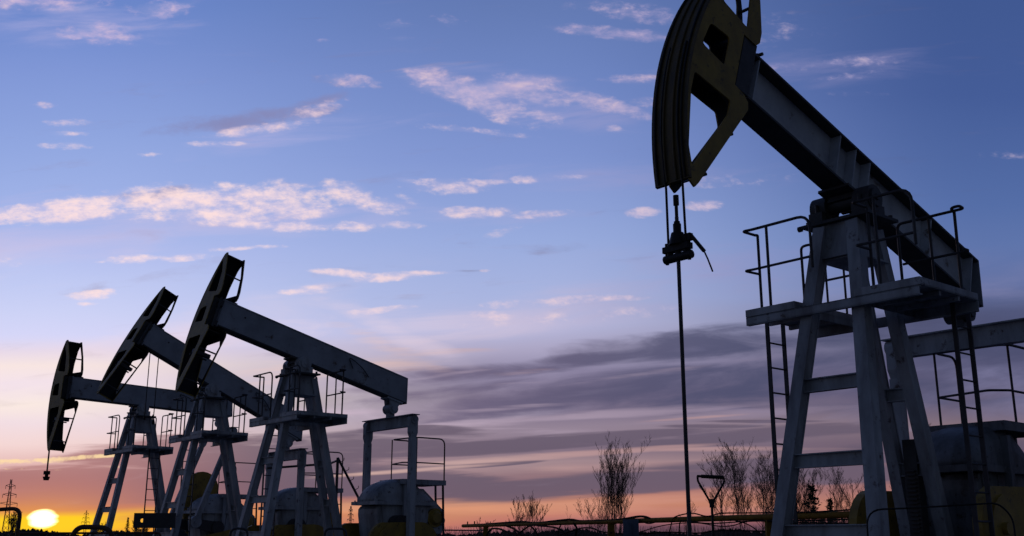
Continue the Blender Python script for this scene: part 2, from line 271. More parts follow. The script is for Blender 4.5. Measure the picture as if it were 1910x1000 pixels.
# ------------------------------------------------------------------ mesh helpers
def V(x, q, z): return Vector((x, -q, z + EYE))     # rig coordinates: x towards the tail, q to the near side, z over the eye line
class MB:
    def __init__(s): s.v = []; s.f = []; s.sm = []
    def add(s, vs, fs, smooth_=False):
        o = len(s.v); s.v += [tuple(v) for v in vs]; s.f += [tuple(i + o for i in f) for f in fs]; s.sm += [smooth_] * len(fs); return s
    def bar(s, a, b, w, h, up=None, w2=None, h2=None):   # rectangular bar between two points
        a, b = Vector(a), Vector(b); d = (b - a).normalized(); up = Vector(up) if up is not None else Vector((0, 0, 1))
        if abs(d.dot(up.normalized())) > .985: up = Vector((1, 0, 0))
        sd_ = d.cross(up).normalized(); u = sd_.cross(d).normalized()
        w2 = w2 or w; h2 = h2 or h; vs = []
        for p, ww, hh in ((a, w, h), (b, w2, h2)):
            for i, j in ((-1, -1), (1, -1), (1, 1), (-1, 1)): vs.append(p + sd_ * ww / 2 * i + u * hh / 2 * j)
        return s.add(vs, [(3, 2, 1, 0), (4, 5, 6, 7), (0, 1, 5, 4), (1, 2, 6, 5), (2, 3, 7, 6), (3, 0, 4, 7)])
    def box(s, x0, x1, q0, q1, z0, z1, f=V):
        vs = [f(x, q, z) for z in (z0, z1) for q in (q0, q1) for x in (x0, x1)]
        return s.add(vs, [(0, 1, 3, 2), (4, 6, 7, 5), (0, 4, 5, 1), (2, 3, 7, 6), (0, 2, 6, 4), (1, 5, 7, 3)])
    def tube(s, pts, r, n=8, r2=None, caps=True):
        pts = [Vector(p) for p in pts]; r2 = r if r2 is None else r2; k = len(pts); vs = []; fs = []
        prev = None
        for i, p in enumerate(pts):
            d = (pts[min(i + 1, k - 1)] - pts[max(i - 1, 0)]).normalized()
            if prev is None:
                u = d.cross(Vector((0, 0, 1)));
                if u.length < .1: u = d.cross(Vector((1, 0, 0)))
            else: u = prev - d * prev.dot(d)
            u.normalize(); prev = u; t = d.cross(u); rr = r + (r2 - r) * i / max(k - 1, 1)
            for j in range(n):
                an = 2 * math.pi * j / n; vs.append(p + (u * math.cos(an) + t * math.sin(an)) * rr)
        for i in range(k - 1):
            for j in range(n):
                fs.append((i * n + j, i * n + (j + 1) % n, (i + 1) * n + (j + 1) % n, (i + 1) * n + j))
        s.add(vs, fs, n > 4)
        if caps and n > 3: s.add(vs[:n], [tuple(range(n))[::-1]]); s.add(vs[-n:], [tuple(range(n))])
        return s
    def cyl(s, a, b, r, n=20, r2=None): return s.tube([a, b], r, n, r2)
    def plate(s, outline, holes, f, q0, q1):             # flat plate with openings, outline in (x,z), thickness q0..q1
        bm = bmesh.new()
        for lp in [outline] + holes:
            vv = [bm.verts.new((x, z, 0)) for x, z in lp]
            for i in range(len(vv)): bm.edges.new((vv[i], vv[(i + 1) % len(vv)]))
        bmesh.ops.triangle_fill(bm, use_beauty=True, edges=bm.edges[:])
        bm.verts.index_update(); vs = [(v.co.x, v.co.y) for v in bm.verts]; fs = [[v.index for v in fc.verts] for fc in bm.faces]; n = len(vs)
        ed = [[v.index for v in e.verts] for e in bm.edges if len(e.link_faces) == 1]; bm.free()
        s.add([f(x, q0, z) for x, z in vs] + [f(x, q1, z) for x, z in vs], fs + [[i + n for i in reversed(g)] for g in fs] + [(a, b, b + n, a + n) for a, b in ed])
        return s
    def build(s, name, m, parent=None):
        me = bpy.data.meshes.new(name); me.from_pydata(s.v, [], s.f); me.polygons.foreach_set('use_smooth', s.sm)
        bm = bmesh.new(); bm.from_mesh(me); bmesh.ops.recalc_face_normals(bm, faces=bm.faces[:]); bm.to_mesh(me); bm.free()
        me.materials.append(m); o = bpy.data.objects.new(name, me); COL.objects.link(o)
        if parent: o.parent = parent
        return o
def curve(pts, rad=.08, n=5):                            # rounds the corners of a polyline
    pts = [Vector(p) for p in pts]; out = [pts[0]]
    for i in range(1, len(pts) - 1):
        p = pts[i]; a = pts[i - 1] - p; b = pts[i + 1] - p; r = min(rad, a.length * .45, b.length * .45)
        p0 = p + a.normalized() * r; p1 = p + b.normalized() * r
        for k in range(n + 1):
            t = k / n; out.append(p0 * (1 - t) ** 2 + p * 2 * t * (1 - t) + p1 * t * t)
    return out + [pts[-1]]
def spl(pts, n=8):                                       # smooth curve through points
    pts = [Vector(p) for p in pts]; P = [pts[0]] + pts + [pts[-1]]; out = []
    for i in range(1, len(P) - 2):
        for k in range(n):
            t = k / n; a, b, c, d = P[i - 1], P[i], P[i + 1], P[i + 2]
            out.append(.5 * ((2 * b) + (c - a) * t + (2 * a - 5 * b + 4 * c - d) * t * t + (3 * b - a - 3 * c + d) * t ** 3))
    return out + [pts[-1]]
def tag(o, label=None, cat=None, group=None, kind=None):
    for k, v in (('label', label), ('category', cat), ('group', group), ('kind', kind)):
        if v: o[k] = v
    return o
def empty(name, loc, rz=0):
    o = bpy.data.objects.new(name, None); o.empty_display_size = .3; COL.objects.link(o); o.location = loc; o.rotation_euler = (0, 0, rz); return o

# ------------------------------------------------------------------ pumpjack
HS, LF, LR, HB, ZB = 3.773, 2.095, 2.853, .652, .018
WP, PF, PR, YB = 1.10, .53, .69, .28
RH, WH = 3.05, .21
def leg_pt(g, sd_, z):
    t, b = (((-.18, .21), (-.845, .58)) if g == 'f' else ((.33, .146), (1.133, .222)))
    k = z / 3.48; x = b[0] + (t[0] - b[0]) * k; q = b[1] + (t[1] - b[1]) * k
    return V(x, sd_ * q, z)
def pumpjack(loc, yaw, beta, label, swing=None, gx=2.3, cw=(1.8, .1, 0), pit=None, ladders=(), near=False, stepped=False, hangwire=False):
    root = empty('pumpjack', (loc[0], loc[1], 0), yaw); tag(root, label, 'pumpjack', 'pumpjacks of the oil field')
    nseg = 12 if near else 8
    # base
    MB().box(-3.0, 4.9, -1.0, 1.0, -EYE + .004, -EYE + .18).build('foundation_slab', CONC, root)
    b = MB()
    for q in (-.62, .62): b.box(-1.6, 4.6, q - .1, q + .1, -EYE + .18, -EYE + .5)
    for x in (-1.5, .2, 1.4, 3.0, 4.4): b.box(x - .08, x + .08, -.52, .52, -EYE + .2, -EYE + .46)
    b.build('base_frame', PAINT, root)
    # tower: four separate legs of folded channel
    for g, wx in (('f', .15), ('r', .14)):
        for sd_ in (-1, 1):
            m = MB(); a, e = leg_pt(g, sd_, 3.46), leg_pt(g, sd_, -EYE + .48)
            up = Vector((0, -sd_, 0)); d = (e - a).normalized(); lat = Vector((0, -sd_, 0)); lat = (lat - d * lat.dot(d)).normalized(); fx = d.cross(lat).normalized()
            wd, th = wx, .018                                                # channel: web on the outer side, two flanges
            m.bar(a + lat * (wd / 2 - th / 2), e + lat * (wd / 2 - th / 2), wd, th, lat)
            for k in (-1, 1): m.bar(a + fx * k * (wd / 2 - th / 2) - lat * th / 2, e + fx * k * (wd / 2 - th / 2) - lat * th / 2, th, wd - th, lat)
            m.bar(a - lat * (wd / 2 - th), e - lat * (wd / 2 - th), wd - 2 * th - .004, th, lat)
            m.box(e[0] - .14, e[0] + .14, -e[1] - .14, -e[1] + .14, -EYE + .46, -EYE + .49)
            m.build('tower_leg', PAINT, root)
    for g, zs in (('f', (1.62, .80, .06)), ('r', (1.6, .76, -.1))):
        for z in zs:
            a, e = leg_pt(g, -1, z), leg_pt(g, 1, z); a.y -= .06; e.y += .06
            m = MB(); m.bar(a, e, .012, .15, (0, 0, 1)); m.bar(a + Vector((.0, 0, .069)), e + Vector((.0, 0, .069)), .09, .012, (0, 0, 1)); m.bar(a - Vector((.0, 0, .069)), e - Vector((0, 0, .069)), .09, .012, (0, 0, 1))
            m.build('cross_brace', PAINT, root)
    for sd_ in (-1, 1):                                                       # low side ties
        a, e = leg_pt('f', sd_, -.9), leg_pt('r', sd_, -.9); MB().bar(a, e, .07, .1).build('side_brace', PAINT, root)
    # tower head
    m = MB()
    z0, z1 = 3.08, 3.5
    for g in 'fr':
        a, e, a1, e1 = leg_pt(g, -1, z0), leg_pt(g, 1, z0), leg_pt(g, -1, z1), leg_pt(g, 1, z1); o = Vector((-.02 if g == 'f' else .02, 0, 0))
        m.add([a, e, e1, a1, a + o, e + o, e1 + o, a1 + o], [(0, 1, 2, 3), (7, 6, 5, 4), (0, 4, 5, 1), (1, 5, 6, 2), (2, 6, 7, 3), (3, 7, 4, 0)])
    for sd_ in (-1, 1):
        a, e, a1, e1 = leg_pt('f', sd_, z0), leg_pt('r', sd_, z0), leg_pt('f', sd_, z1), leg_pt('r', sd_, z1); o = Vector((0, -.02 * sd_, 0))
        m.add([a, e, e1, a1, a + o, e + o, e1 + o, a1 + o], [(0, 1, 2, 3), (7, 6, 5, 4), (0, 4, 5, 1), (1, 5, 6, 2), (2, 6, 7, 3), (3, 7, 4, 0)])
    m.box(-.24, .4, -.26, .26, z0 - .02, z0)
    m.build('tower_head_plates', PAINT, root)
    m = MB(); m.box(-.27, .36, -.44, .44, 3.5, 3.535)
    for x in (-.19, .28):
        for q in (-.39, .39): m.cyl(V(x, q, 3.53), V(x, q, 3.58), .025, 8)
    m.cyl(V(-.24, -.45, 3.51), V(-.24, -.49, 3.51), .035, 8); m.build('saddle_plate', DARKM, root)
    for sd_ in (-1, 1):                                                       # two bearing housings on the saddle
        m = MB(); m.cyl(V(0, sd_ * (YB - .1), HS - .03), V(0, sd_ * (YB + .1), HS - .03), .155, 24); m.cyl(V(0, sd_ * (YB + .1), HS - .03), V(0, sd_ * (YB + .13), HS - .03), .11, 20)
        m.cyl(V(0, sd_ * (YB + .13), HS - .03), V(0, sd_ * (YB + .145), HS - .03), .04, 10)
        m.box(-.2, .2, sd_ * YB - .09, sd_ * YB + .09, 3.535, HS - .1)
        for x in (-.16, .16): m.cyl(V(x, sd_ * YB, HS - .1), V(x, sd_ * YB, HS + .0), .022, 8)
        m.build('saddle_bearing', DARKM if near else PAINT, root)
    # walking beam
    def bf(x, q, t):                                                          # beam coordinates
        return V(x * math.cos(beta) + t * math.sin(beta), q, HS - x * math.sin(beta) + t * math.cos(beta))
    FW, TH = .15, .028; x0 = -LF; t0, t1 = ZB + .05, ZB + HB
    TC = math.tan(max(beta, .1)) * .9
    def LT(t): return LR + .085 - (t - t0) * TC                            # the tail is cut plumb
    def slab(mm, qa, qb, ta, tb_):
        vs = [bf(x, q, t) for t in (ta, tb_) for q in (qa, qb) for x in (x0, LT(t))]
        mm.add(vs, [(0, 1, 3, 2), (4, 6, 7, 5), (0, 4, 5, 1), (2, 3, 7, 6), (0, 2, 6, 4), (1, 5, 7, 3)])
    m = MB(); slab(m, -.012, .012, t0 + TH - .002, t1 - TH + .002)
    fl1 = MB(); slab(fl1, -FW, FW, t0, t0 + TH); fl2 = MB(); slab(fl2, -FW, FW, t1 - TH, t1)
    if not near:                                                          # boxed-in girder with side sheets
        slab(m, FW - .03, FW - .012, t0 + TH - .002, t1 - TH + .002); slab(m, -FW + .012, -FW + .03, t0 + TH - .002, t1 - TH + .002)
    beam = m.build('walking_beam', PAINTC if near else PAINTB, root); fl1.build('flange', DARKM, beam); fl2.build('flange', DARKM if near else PAINTB, beam)  # lower flange dark: grime plus underside shade put into its colour
    if near:
        for x in (-1.98, -.42, -.1, .2, 1.6, LR - .22):
            m = MB()
            for k in (-1, 1): m.box(x - .008, x + .008, min(k * .014, k * (FW - .01)), max(k * .014, k * (FW - .01)), t0 + TH, t1 - TH, bf)
            m.build('stiffener', PAINTC, beam)
    m = MB(); m.box(x0 - .02, x0 - .001, -FW - .01, FW + .01, t0 - .02, t1 + .02, bf); m.build('end_plate', PAINTB, beam)
    m = MB(); m.add([bf(LT(t) + dx, q, t) for t in (t0, t1) for q in (-FW, FW) for dx in (.001, .02)], [(0, 1, 3, 2), (4, 6, 7, 5), (0, 4, 5, 1), (2, 3, 7, 6), (0, 2, 6, 4), (1, 5, 7, 3)]); m.build('end_plate', PAINTB, beam)
    m = MB(); m.box(-.26, .26, -.2, .2, t0 - .035, t0 - .002, bf); m.box(-.12, .12, -.16, .16, t0 - .1, t0 - .03, bf); m.cyl(bf(0, -.2, -.02), bf(0, .2, -.02), .09, 16); m.build('saddle_shoe', DARKM, beam)
    m = MB(); m.box(-LF + .12, -LF + .3, -.1, .1, t1, t1 + .04, bf); m.cyl(bf(-LF + .16, .05, t1 + .02), bf(-LF + .16, .05, t1 + .12), .025, 8); m.cyl(bf(-LF + .16, .0, t1 + .11), bf(-LF + .16, .12, t1 + .1), .02, 8); m.build('head_lock', DARKM, beam)
    if not near:
        m = MB(); m.cyl(bf(-1.55, FW - .011, .47), bf(-1.55, FW, .47), .02, 8)
        m.tube(spl([bf(1.3, FW + .02, .35), bf(1.15, FW + .03, .55), bf(1.5, FW + .05, .45), bf(1.75, FW + .03, .3)], 5), .012, 5); m.build('beam_fitting', DARKM, beam)
    # horsehead
    cs, sn = (1, 0) if swing is None else (math.cos(swing), math.sin(swing)); PH, QH = 2.207, .176
    def hf(p, q, t):
        if swing is None: return bf(p, q, t)
        x = p + PH; qq = q - QH
        return bf(x * cs - qq * sn - PH - .07, x * sn + qq * cs + QH, t)
    TT, TB = 1.75, (-1.38 if near else -1.44)
    QN, QF = (.20, -.05) if near else (WH, -WH)                            # the near head has its side plates set closer together
    arc = lambda t, r=RH: -math.sqrt(r * r - t * t)
    hh = empty('horsehead', (0, 0, 0)); hh.parent = root
    ol = [(arc(TB + (TT - TB) * i / 22), TB + (TT - TB) * i / 22) for i in range(23)]
    ol += [(-2.42, TT), (-2.21, 1.27), (-2.10, .90), (-2.10, .76), (-2.15, .69), (-2.36, .69), (-2.36, .02), (-2.2, .0), (-2.12, -.05), (-2.10, -.14), (-2.16, -.28), (-2.60, TB + .04), (-2.64, TB - .03)]
    def rnd(lp, r=.05):
        out = []; n = len(lp)
        for i in range(n):
            p, a, b2 = Vector(lp[i]), Vector(lp[i - 1]), Vector(lp[(i + 1) % n]); ra = min(r, (a - p).length * .4, (b2 - p).length * .4)
            pa = p + (a - p).normalized() * ra; pb = p + (b2 - p).normalized() * ra
            for t in (0, .33, .66, 1): out.append(tuple(pa * (1 - t) ** 2 + p * 2 * t * (1 - t) + pb * t * t))
        return out
    holes = [rnd([(-2.87, .47), (-2.56, .50), (-2.55, .13), (-2.93, .16)]),
             rnd([(-2.95, -.22), (-2.38, -.20), (-2.38, -.38), (-2.73, -1.22), (-2.83, -1.04), (-2.95, -.44)], .03),
             rnd([(-2.77, .86), (-2.32, .80), (-2.37, 1.28), (-2.55, 1.62), (-2.62, 1.5), (-2.74, 1.12)])]
    far_holes = [holes[0], rnd([(-2.93, -.22), (-2.30, -.20), (-2.22, -.34), (-2.63, -1.26), (-2.81, -1.08), (-2.93, -.44)], .02), rnd([(-2.76, .86), (-2.20, .84), (-2.29, 1.28), (-2.47, 1.64), (-2.60, 1.5), (-2.73, 1.12)], .03)]
    for k in (1, -1):
        if k < 0: holes = far_holes
        q0 = QN if k > 0 else QF; m = MB().plate(ol, holes, hf, q0 - .009, q0 + .009)
        sp = m.build('side_plate', YEL, hh)
        qi = q0 - k * .0125; MB().plate(ol, holes, hf, qi - .002, qi + .002).build('inner_shade_sheet', BLACK, sp)  # added black sheet, paints the shade inside the head onto the plate
    m = MB(); n = 26; vs = []; fs = []
    for i in range(n):
        t = TB + .02 + (TT - TB - .04) * i / (n - 1)
        for (q, dr) in ((-WH - .012, .012), (WH + .012, .012), (WH + .012, -.014), (-WH - .012, -.014)): vs.append(hf(arc(t, RH + dr), q, t))
    for i in range(n - 1):
        for j in range(4): fs.append((i * 4 + j, i * 4 + (j + 1) % 4, i * 4 + 4 + (j + 1) % 4, i * 4 + 4 + j))
    fs += [(0, 1, 2, 3), tuple(4 * n - 4 + j for j in (3, 2, 1, 0))]
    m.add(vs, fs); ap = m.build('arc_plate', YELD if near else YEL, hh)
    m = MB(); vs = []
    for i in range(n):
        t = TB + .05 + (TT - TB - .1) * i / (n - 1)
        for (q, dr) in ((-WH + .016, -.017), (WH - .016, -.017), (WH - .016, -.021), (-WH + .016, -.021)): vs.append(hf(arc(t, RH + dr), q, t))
    m.add(vs, fs); m.build('inner_shade_sheet', BLACK, ap)  # same added black sheet behind the arc plate, shade as colour
    for (q, ww) in ((-.17, .012), (-.06, .012), (.06, .012), (.17, .012)):
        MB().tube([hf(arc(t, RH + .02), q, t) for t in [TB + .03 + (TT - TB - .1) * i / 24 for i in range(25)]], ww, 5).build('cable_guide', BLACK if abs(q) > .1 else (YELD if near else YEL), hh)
    webs = [(-2.50, -2.43, TT - .06, TT - .035), (-2.86, -2.42, .66, .68), (-2.95, -2.40, -.04, -.015), (-2.98, -2.38, .03, .045), (-2.36, -2.34, .05, .68), (-2.6, -2.5, -.58, -.50)]
    if swing is None: webs = webs[:-1]
    for i, (pa, pb, ta, tb_) in enumerate(webs): MB().box(pa, pb, QF + .016, QN - .016, ta, tb_, hf).build('cross_web', DARKM, hh)
    for (p, t) in (((-2.24, -.52), (-2.50, -1.17), (-2.24, 1.2)) + (() if swing is None else ((-2.66, -.6),))): MB().cyl(hf(p, QF + .016, t), hf(p, QN - .016, t), .018, 8).build('cross_strut', DARKM, hh)
    if swing is None:
        MB().bar(hf(-2.205, .075, -.36), hf(-2.60, .075, -1.28), .215, .012, Vector((0, 1, 0)).cross(hf(-2.205, 0, -.36) - hf(-2.60, 0, -1.32))).build('back_web', PAINTB, hh)
        m = MB(); m.box(-2.335, -2.12, -.195, .195, .03, .71, bf); m.build('head_mount', DARKM, hh)
    else:
        m = MB(); m.box(-2.2, -2.115, -.02, .17, .05, .16, bf); m.box(-2.2, -2.115, -.02, .17, .5, .62, bf); m.cyl(bf(-2.2, .17, .0), bf(-2.2, .17, .68), .028, 8); m.build('head_hinge', DARKM, hh)
    # equalizer, tail bearing, pitman arms
    ex = 2.64; ep = bf(ex, 0, -.16); exr, ez = ep.x, ep.z - EYE
    m = MB(); m.cyl(V(exr, -.16, ez), V(exr, .16, ez), .12, 18); m.cyl(V(exr, .16, ez), V(exr, .19, ez), .07, 14)
    for q in (-.11, .11):
        m.bar(bf(ex, q, t0 - .002), V(exr, q, ez), .05, .34, (1, 0, 0), .05, .14)
    m.box(ex - .24, ex + .2, -.16, .16, t0 - .04, t0 - .003, bf); m.bar(V(exr, 0, ez - .05), V(exr, 0, ez - .22), .16, .14, (1, 0, 0))
    m.build('tail_bearing', PAINT if not near else DARKM, root)
    zt = ez - .20; m = MB(); YP_ = .95
    m.box(exr - .11, exr + .11, -YP_ - .12, YP_ + .12, zt - .018, zt); m.box(exr - .08, exr + .08, -YP_ - .06, YP_ + .06, zt - .27, zt - .255); m.box(exr - .012, exr + .012, -YP_ - .08, YP_ + .08, zt - .256, zt - .017)
    if near: m.box(exr - .05, exr - .035, -YP_, YP_, zt - .256, zt - .017)
    m.build('equalizer', PAINT, root)
    px_, pz_ = pit if pit else (exr, -.85)
    for k in (-1, 1):
        a = V(exr, k * YP_, zt - .12); e = V(px_, k * YP_, pz_); d = (e - a).normalized()
        m = MB(); m.bar(a, a + d * .3, .13, .2, (1, 0, 0)); m.bar(a + d * .3, a + d * .42, .13, .2, (1, 0, 0), .1, .13); m.bar(a + d * .42, e - d * .12, .13, .15, (1, 0, 0))
        m.cyl(a + Vector((0, .085, 0)), a - Vector((0, .085, 0)), .1, 16); m.cyl(a + Vector((0, .1, 0)), a - Vector((0, .1, 0)), .04, 10); m.cyl(e + Vector((0, .08, 0)), e - Vector((0, .08, 0)), .17, 20)
        m.cyl(e + Vector((0, .11, 0)), e - Vector((0, .11, 0)), .06, 12)
        m.build('pitman_arm', PAINT, root)
    # gearbox
    V0 = V; gs = -.34 if near else 0.0
    def V_(x, q, z): return V0(x + gs, q, z)
    gz = .80 if near else .78; prof = []
    for i in range(15):
        an = math.pi * (1 - i / 14 * .62); prof.append((2.70 + .78 * math.cos(an), gz + .03 + .52 * math.sin(an)))
    upper = prof[:15] + [(3.50, .90), (3.50, gz + .03)]
    m = MB(); secs = [(-.47, .38), (-.455, .62), (-.41, .82), (-.32, .94), (-.14, 1.0), (.14, 1.0), (.32, .94), (.41, .82), (.455, .62), (.47, .38)]
    n = len(upper); vs = [V_(2.55 + (x - 2.55) * (.6 + .4 * k_), q, gz + .03 + (z - gz - .03) * k_) for q, k_ in secs for x, z in upper]
    m.add(vs, [(i * n + j, i * n + (j + 1) % n, (i + 1) * n + (j + 1) % n, (i + 1) * n + j) for i in range(len(secs) - 1) for j in range(n)], True); m.add(vs[:n], [tuple(range(n))]); m.add(vs[-n:], [tuple(range(n))])
    for x in (1.95, 2.95):
        for q in (-.36, .36): m.bar(V_(x, q, gz), V_(x, q, gz + .14), .05, .05)
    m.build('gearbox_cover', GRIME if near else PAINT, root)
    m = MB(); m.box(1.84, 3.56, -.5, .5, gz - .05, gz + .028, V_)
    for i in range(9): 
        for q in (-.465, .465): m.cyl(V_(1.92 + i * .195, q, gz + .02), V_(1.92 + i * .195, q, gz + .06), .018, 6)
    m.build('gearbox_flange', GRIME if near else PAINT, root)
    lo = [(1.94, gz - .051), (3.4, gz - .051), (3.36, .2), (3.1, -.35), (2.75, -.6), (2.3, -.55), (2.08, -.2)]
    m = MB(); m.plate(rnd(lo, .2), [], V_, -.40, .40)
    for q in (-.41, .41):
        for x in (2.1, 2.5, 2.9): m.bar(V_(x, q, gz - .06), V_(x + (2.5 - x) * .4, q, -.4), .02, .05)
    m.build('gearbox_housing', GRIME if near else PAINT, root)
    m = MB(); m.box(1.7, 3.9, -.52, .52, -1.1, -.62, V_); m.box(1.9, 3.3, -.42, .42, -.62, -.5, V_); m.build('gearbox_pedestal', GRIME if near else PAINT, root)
    m = MB()
    for x, q in ((2.4, .50), (2.4, -.56), (3.42, -.56)):
        m.bar(V_(x + (gx - 2.3 - gs), q, -1.1), V_(x + (gx - 2.3 - gs), q, 1.19), .09, .09)
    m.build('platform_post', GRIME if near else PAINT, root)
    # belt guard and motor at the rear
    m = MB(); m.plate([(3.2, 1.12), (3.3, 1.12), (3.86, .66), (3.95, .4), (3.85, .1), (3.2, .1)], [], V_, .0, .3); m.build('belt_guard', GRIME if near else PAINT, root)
    m = MB(); m.cyl(V_(3.62, -.34, .46), V_(3.62, .36, .46), .22, 22); m.cyl(V_(3.62, .36, .46), V_(3.62, .44, .46), .18, 22, .12); m.build('brake_drum', YEL, root)
    m = MB(); m.cyl(V_(3.78, -.8, .0), V_(3.78, -.36, .0), .22, 18); m.box(3.56, 4.0, -.8, -.3, -1.1, -.2, V_); m.build('motor', DARKM, root)
    # cranks and counterweights
    for k in (-1, 1):
        cx_, cz_, ca, rr = cw[(k + 1) // 2] if isinstance(cw[0], tuple) else cw + (.47,)
        q = k * .66; shaft = V(2.45, q, .3); e = V(px_, q, pz_)
        m = MB(); m.bar(shaft, e, .1, .34, (1, 0, 0), .1, .24); m.cyl(V(2.45, k * .42, .3), V(2.45, k * .74, .3), .2, 20); m.cyl(V(px_, q, pz_), V(px_, k * .98, pz_), .055, 10); m.build('crank', DARKM, root)
        hl = .46; st_ = []
        for i in range(25):
            an = math.pi * 2 * i / 24 - math.pi / 2; ox = hl if math.cos(an) > 0 else -hl
            u, v = ox + rr * math.cos(an), rr * math.sin(an); st_.append((cx_ + u * math.cos(ca) - v * math.sin(ca), cz_ + u * math.sin(ca) + v * math.cos(ca)))
        for i in range(12, 14): pass
        m = MB(); m.plate(st_[:-1], [], V, q - .15 if k < 0 else q + .04, q - .04 if k < 0 else q + .15)
        m.plate([(cx_ + (x - cx_) * .8, cz_ + (z - cz_) * .8) for x, z in st_[:-1]], [], V, q - .18 if k < 0 else q + .1501, q - .1501 if k < 0 else q + .18)
        for u in (-.5, .5):
            x, z = cx_ + u * math.cos(ca), cz_ + u * math.sin(ca); m.cyl(V(x, q + k * .13, z), V(x, q + k * .24, z), .07, 8)
        m.build('counterweight', YEL, root)
    # saddle platform in two halves on full-length bearers
    m = MB()
    m.box(-PF, -PF + .012, -WP, WP - .02, 2.42, 2.515); m.box(-PF, -PF + .06, -WP, WP - .02, 2.50, 2.515); m.box(-PF, -PF + .06, -WP, WP - .02, 2.415, 2.43)
    m.box(PR - .012, PR, -WP, WP, 2.40, 2.515); m.box(PR - .06, PR, -WP, WP, 2.395, 2.41)
    m.build('platform_bearer', PAINT, root)
    for k, (qa, qb) in ((-1, (-WP, -.42)), (1, (.34, WP))):
        m = MB(); m.box(-PF, PR, qa, qb, 2.52, 2.535)
        m.box(-PF - .004, -PF + .008, qa, qb, 2.518, 2.60); m.box(PR - .008, PR + .004, qa, qb, 2.518, 2.60); m.box(-PF + .008, PR - .008, qa if k < 0 else qb - .012, qa + .012 if k < 0 else qb, 2.518, 2.60)
        m.box(-PF + .008, PR - .008, qb - .012 if k < 0 else qa, qb if k < 0 else qa + .012, 2.45, 2.60)
        for x in (-.1, .3): m.bar(V(x, qa + .02, 2.49), V(x, qb - .02, 2.49), .04, .05)
        m.build('service_platform', PAINT, root)
    r = .017
    for k in (-1, 1):
        Q = lambda q: k * q
        m = MB(); zb_, zm, zt_ = 2.55, 3.08, 3.57
        if k > 0: Q = lambda q: .40 + (1.09 - q) * .74
        m.tube(curve([V(-.25, Q(1.07), zb_), V(-.25, Q(1.07), zt_ - .0), V(-.27, Q(1.09), zt_), V(-.52, Q(1.09), zt_), V(-.50, Q(.98), zt_), V(-.5, Q(.17), zt_), V(-.5, Q(.17), 2.95 if near else zb_)], .16), r, nseg)
        m.tube(curve([V(-.25, Q(1.07), zm), V(-.52, Q(1.09), zm), V(-.5, Q(.98), zm), V(-.5, Q(.17), zm)], .05), r * .9, nseg)
        m.tube([V(-.5, Q(.76), zb_), V(-.5, Q(.76), zt_)], r, nseg); m.build('handrail', GALV, root)
        m = MB(); x = .63
        if k < 0: 
            m.tube(curve([V(x, -1.06, zb_), V(x, -1.06, zt_), V(x - .05, -.95, zt_), V(x, -.85, zt_), V(x, -.2, zt_), V(x, -.2, zb_)], .08), r, nseg); m.tube([V(x, -1.06, zm), V(x, -.2, zm)], r * .9, nseg)
            for q in (-.73, -.48): m.tube([V(x, q, zb_), V(x, q, zt_)], r * .8, nseg)
        else:
            m.tube(curve([V(x, .27, zb_), V(x, .27, zt_), V(x, .98, zt_), V(x, 1.08, zt_), V(x - .14, 1.1, zt_), V(x - .12, .99, zt_), V(x, .97, zt_ - .02)], .07), r, nseg); m.tube([V(x, .97, zt_), V(x, .96, zb_)], r, nseg)
            m.tube(curve([V(x, .3, zm), V(x, 1.0, zm), V(x, 1.09, zm), V(x - .14, 1.09, zm)], .04), r * .9, nseg); m.tube([V(x, .66, zb_), V(x, .66, zt_)], r * .9, nseg)
        m.build('handrail', GALV, root)
    for (x, q, zt_, zb2, wd, th) in ladders:
        m = MB()
        for dx in (0, wd): m.bar(V(x + dx, q, zt_), V(x + dx + .0, q, zb2), .05, .02, (1, 0, 0))
        z = zb2 + .25
        while z < zt_ - .05: m.cyl(V(x, q, z), V(x + wd, q, z), .011, 8); z += .30
        m.build('ladder', GALV, root)
    # rear platform over the gearbox
    m = MB(); gz1 = 1.25 if near else 1.2; qa, qb = -.42, .56; xa, xb = gx, gx + 1.22
    m.box(xa, xb, qa, qb, gz1 + .1, gz1 + .115); m.box(xa, xb, qb - .012, qb, gz1, gz1 + .099); m.box(xa, xb, qa, qa + .012, gz1, gz1 + .099); m.box(xa, xa + .012, qa + .013, qb - .013, gz1, gz1 + .099); m.box(xb - .012, xb, qa + .013, qb - .013, gz1, gz1 + .099)
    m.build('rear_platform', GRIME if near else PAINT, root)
    m = MB(); z1_ = gz1 + 1.08; z2_ = gz1 + .5
    for z in (z1_,):
        m.tube(curve([V(xb - .04, qb - .03, gz1 + .1), V(xb - .04, qb - .03, z), V(xa + .35, qb - .03, z), V(xa + .28, qa + .03, z), V(xb - .35, qa + .03, z), V(xb - .35, qa + .03, gz1 + .1)], .16), .017, nseg)
    m.tube(curve([V(xb - .04, qb - .03, z2_), V(xa + .3, qb - .03, z2_), V(xa + .1, qb - .2, z2_), V(xa + .3, qa + .03, z2_), V(xb - .35, qa + .03, z2_)], .05), .015, nseg)
    for x, q in ((xa + .38, qb - .03), (xa + .3, qa + .03)): m.tube([V(x, q, gz1 + .1), V(x, q, z1_)], .015, nseg)
    m.build('handrail', GALV, root)
    m = MB(); x = xb + .0; wl = .3
    for dq in (0, wl): m.bar(V(x + .02 + (0 if dq else .0), .1 + dq, gz1 + .1), V(x + .12, .1 + dq, -EYE + .02), .03, .045)
    z = -1.2
    while z < gz1 - .05:
        xx = x + .02 + .1 * (gz1 + .1 - z) / (gz1 + EYE); m.cyl(V(xx, .1, z), V(xx, .1 + wl, z), .012, 8); z += .3
    m.build('ladder', GALV, root)
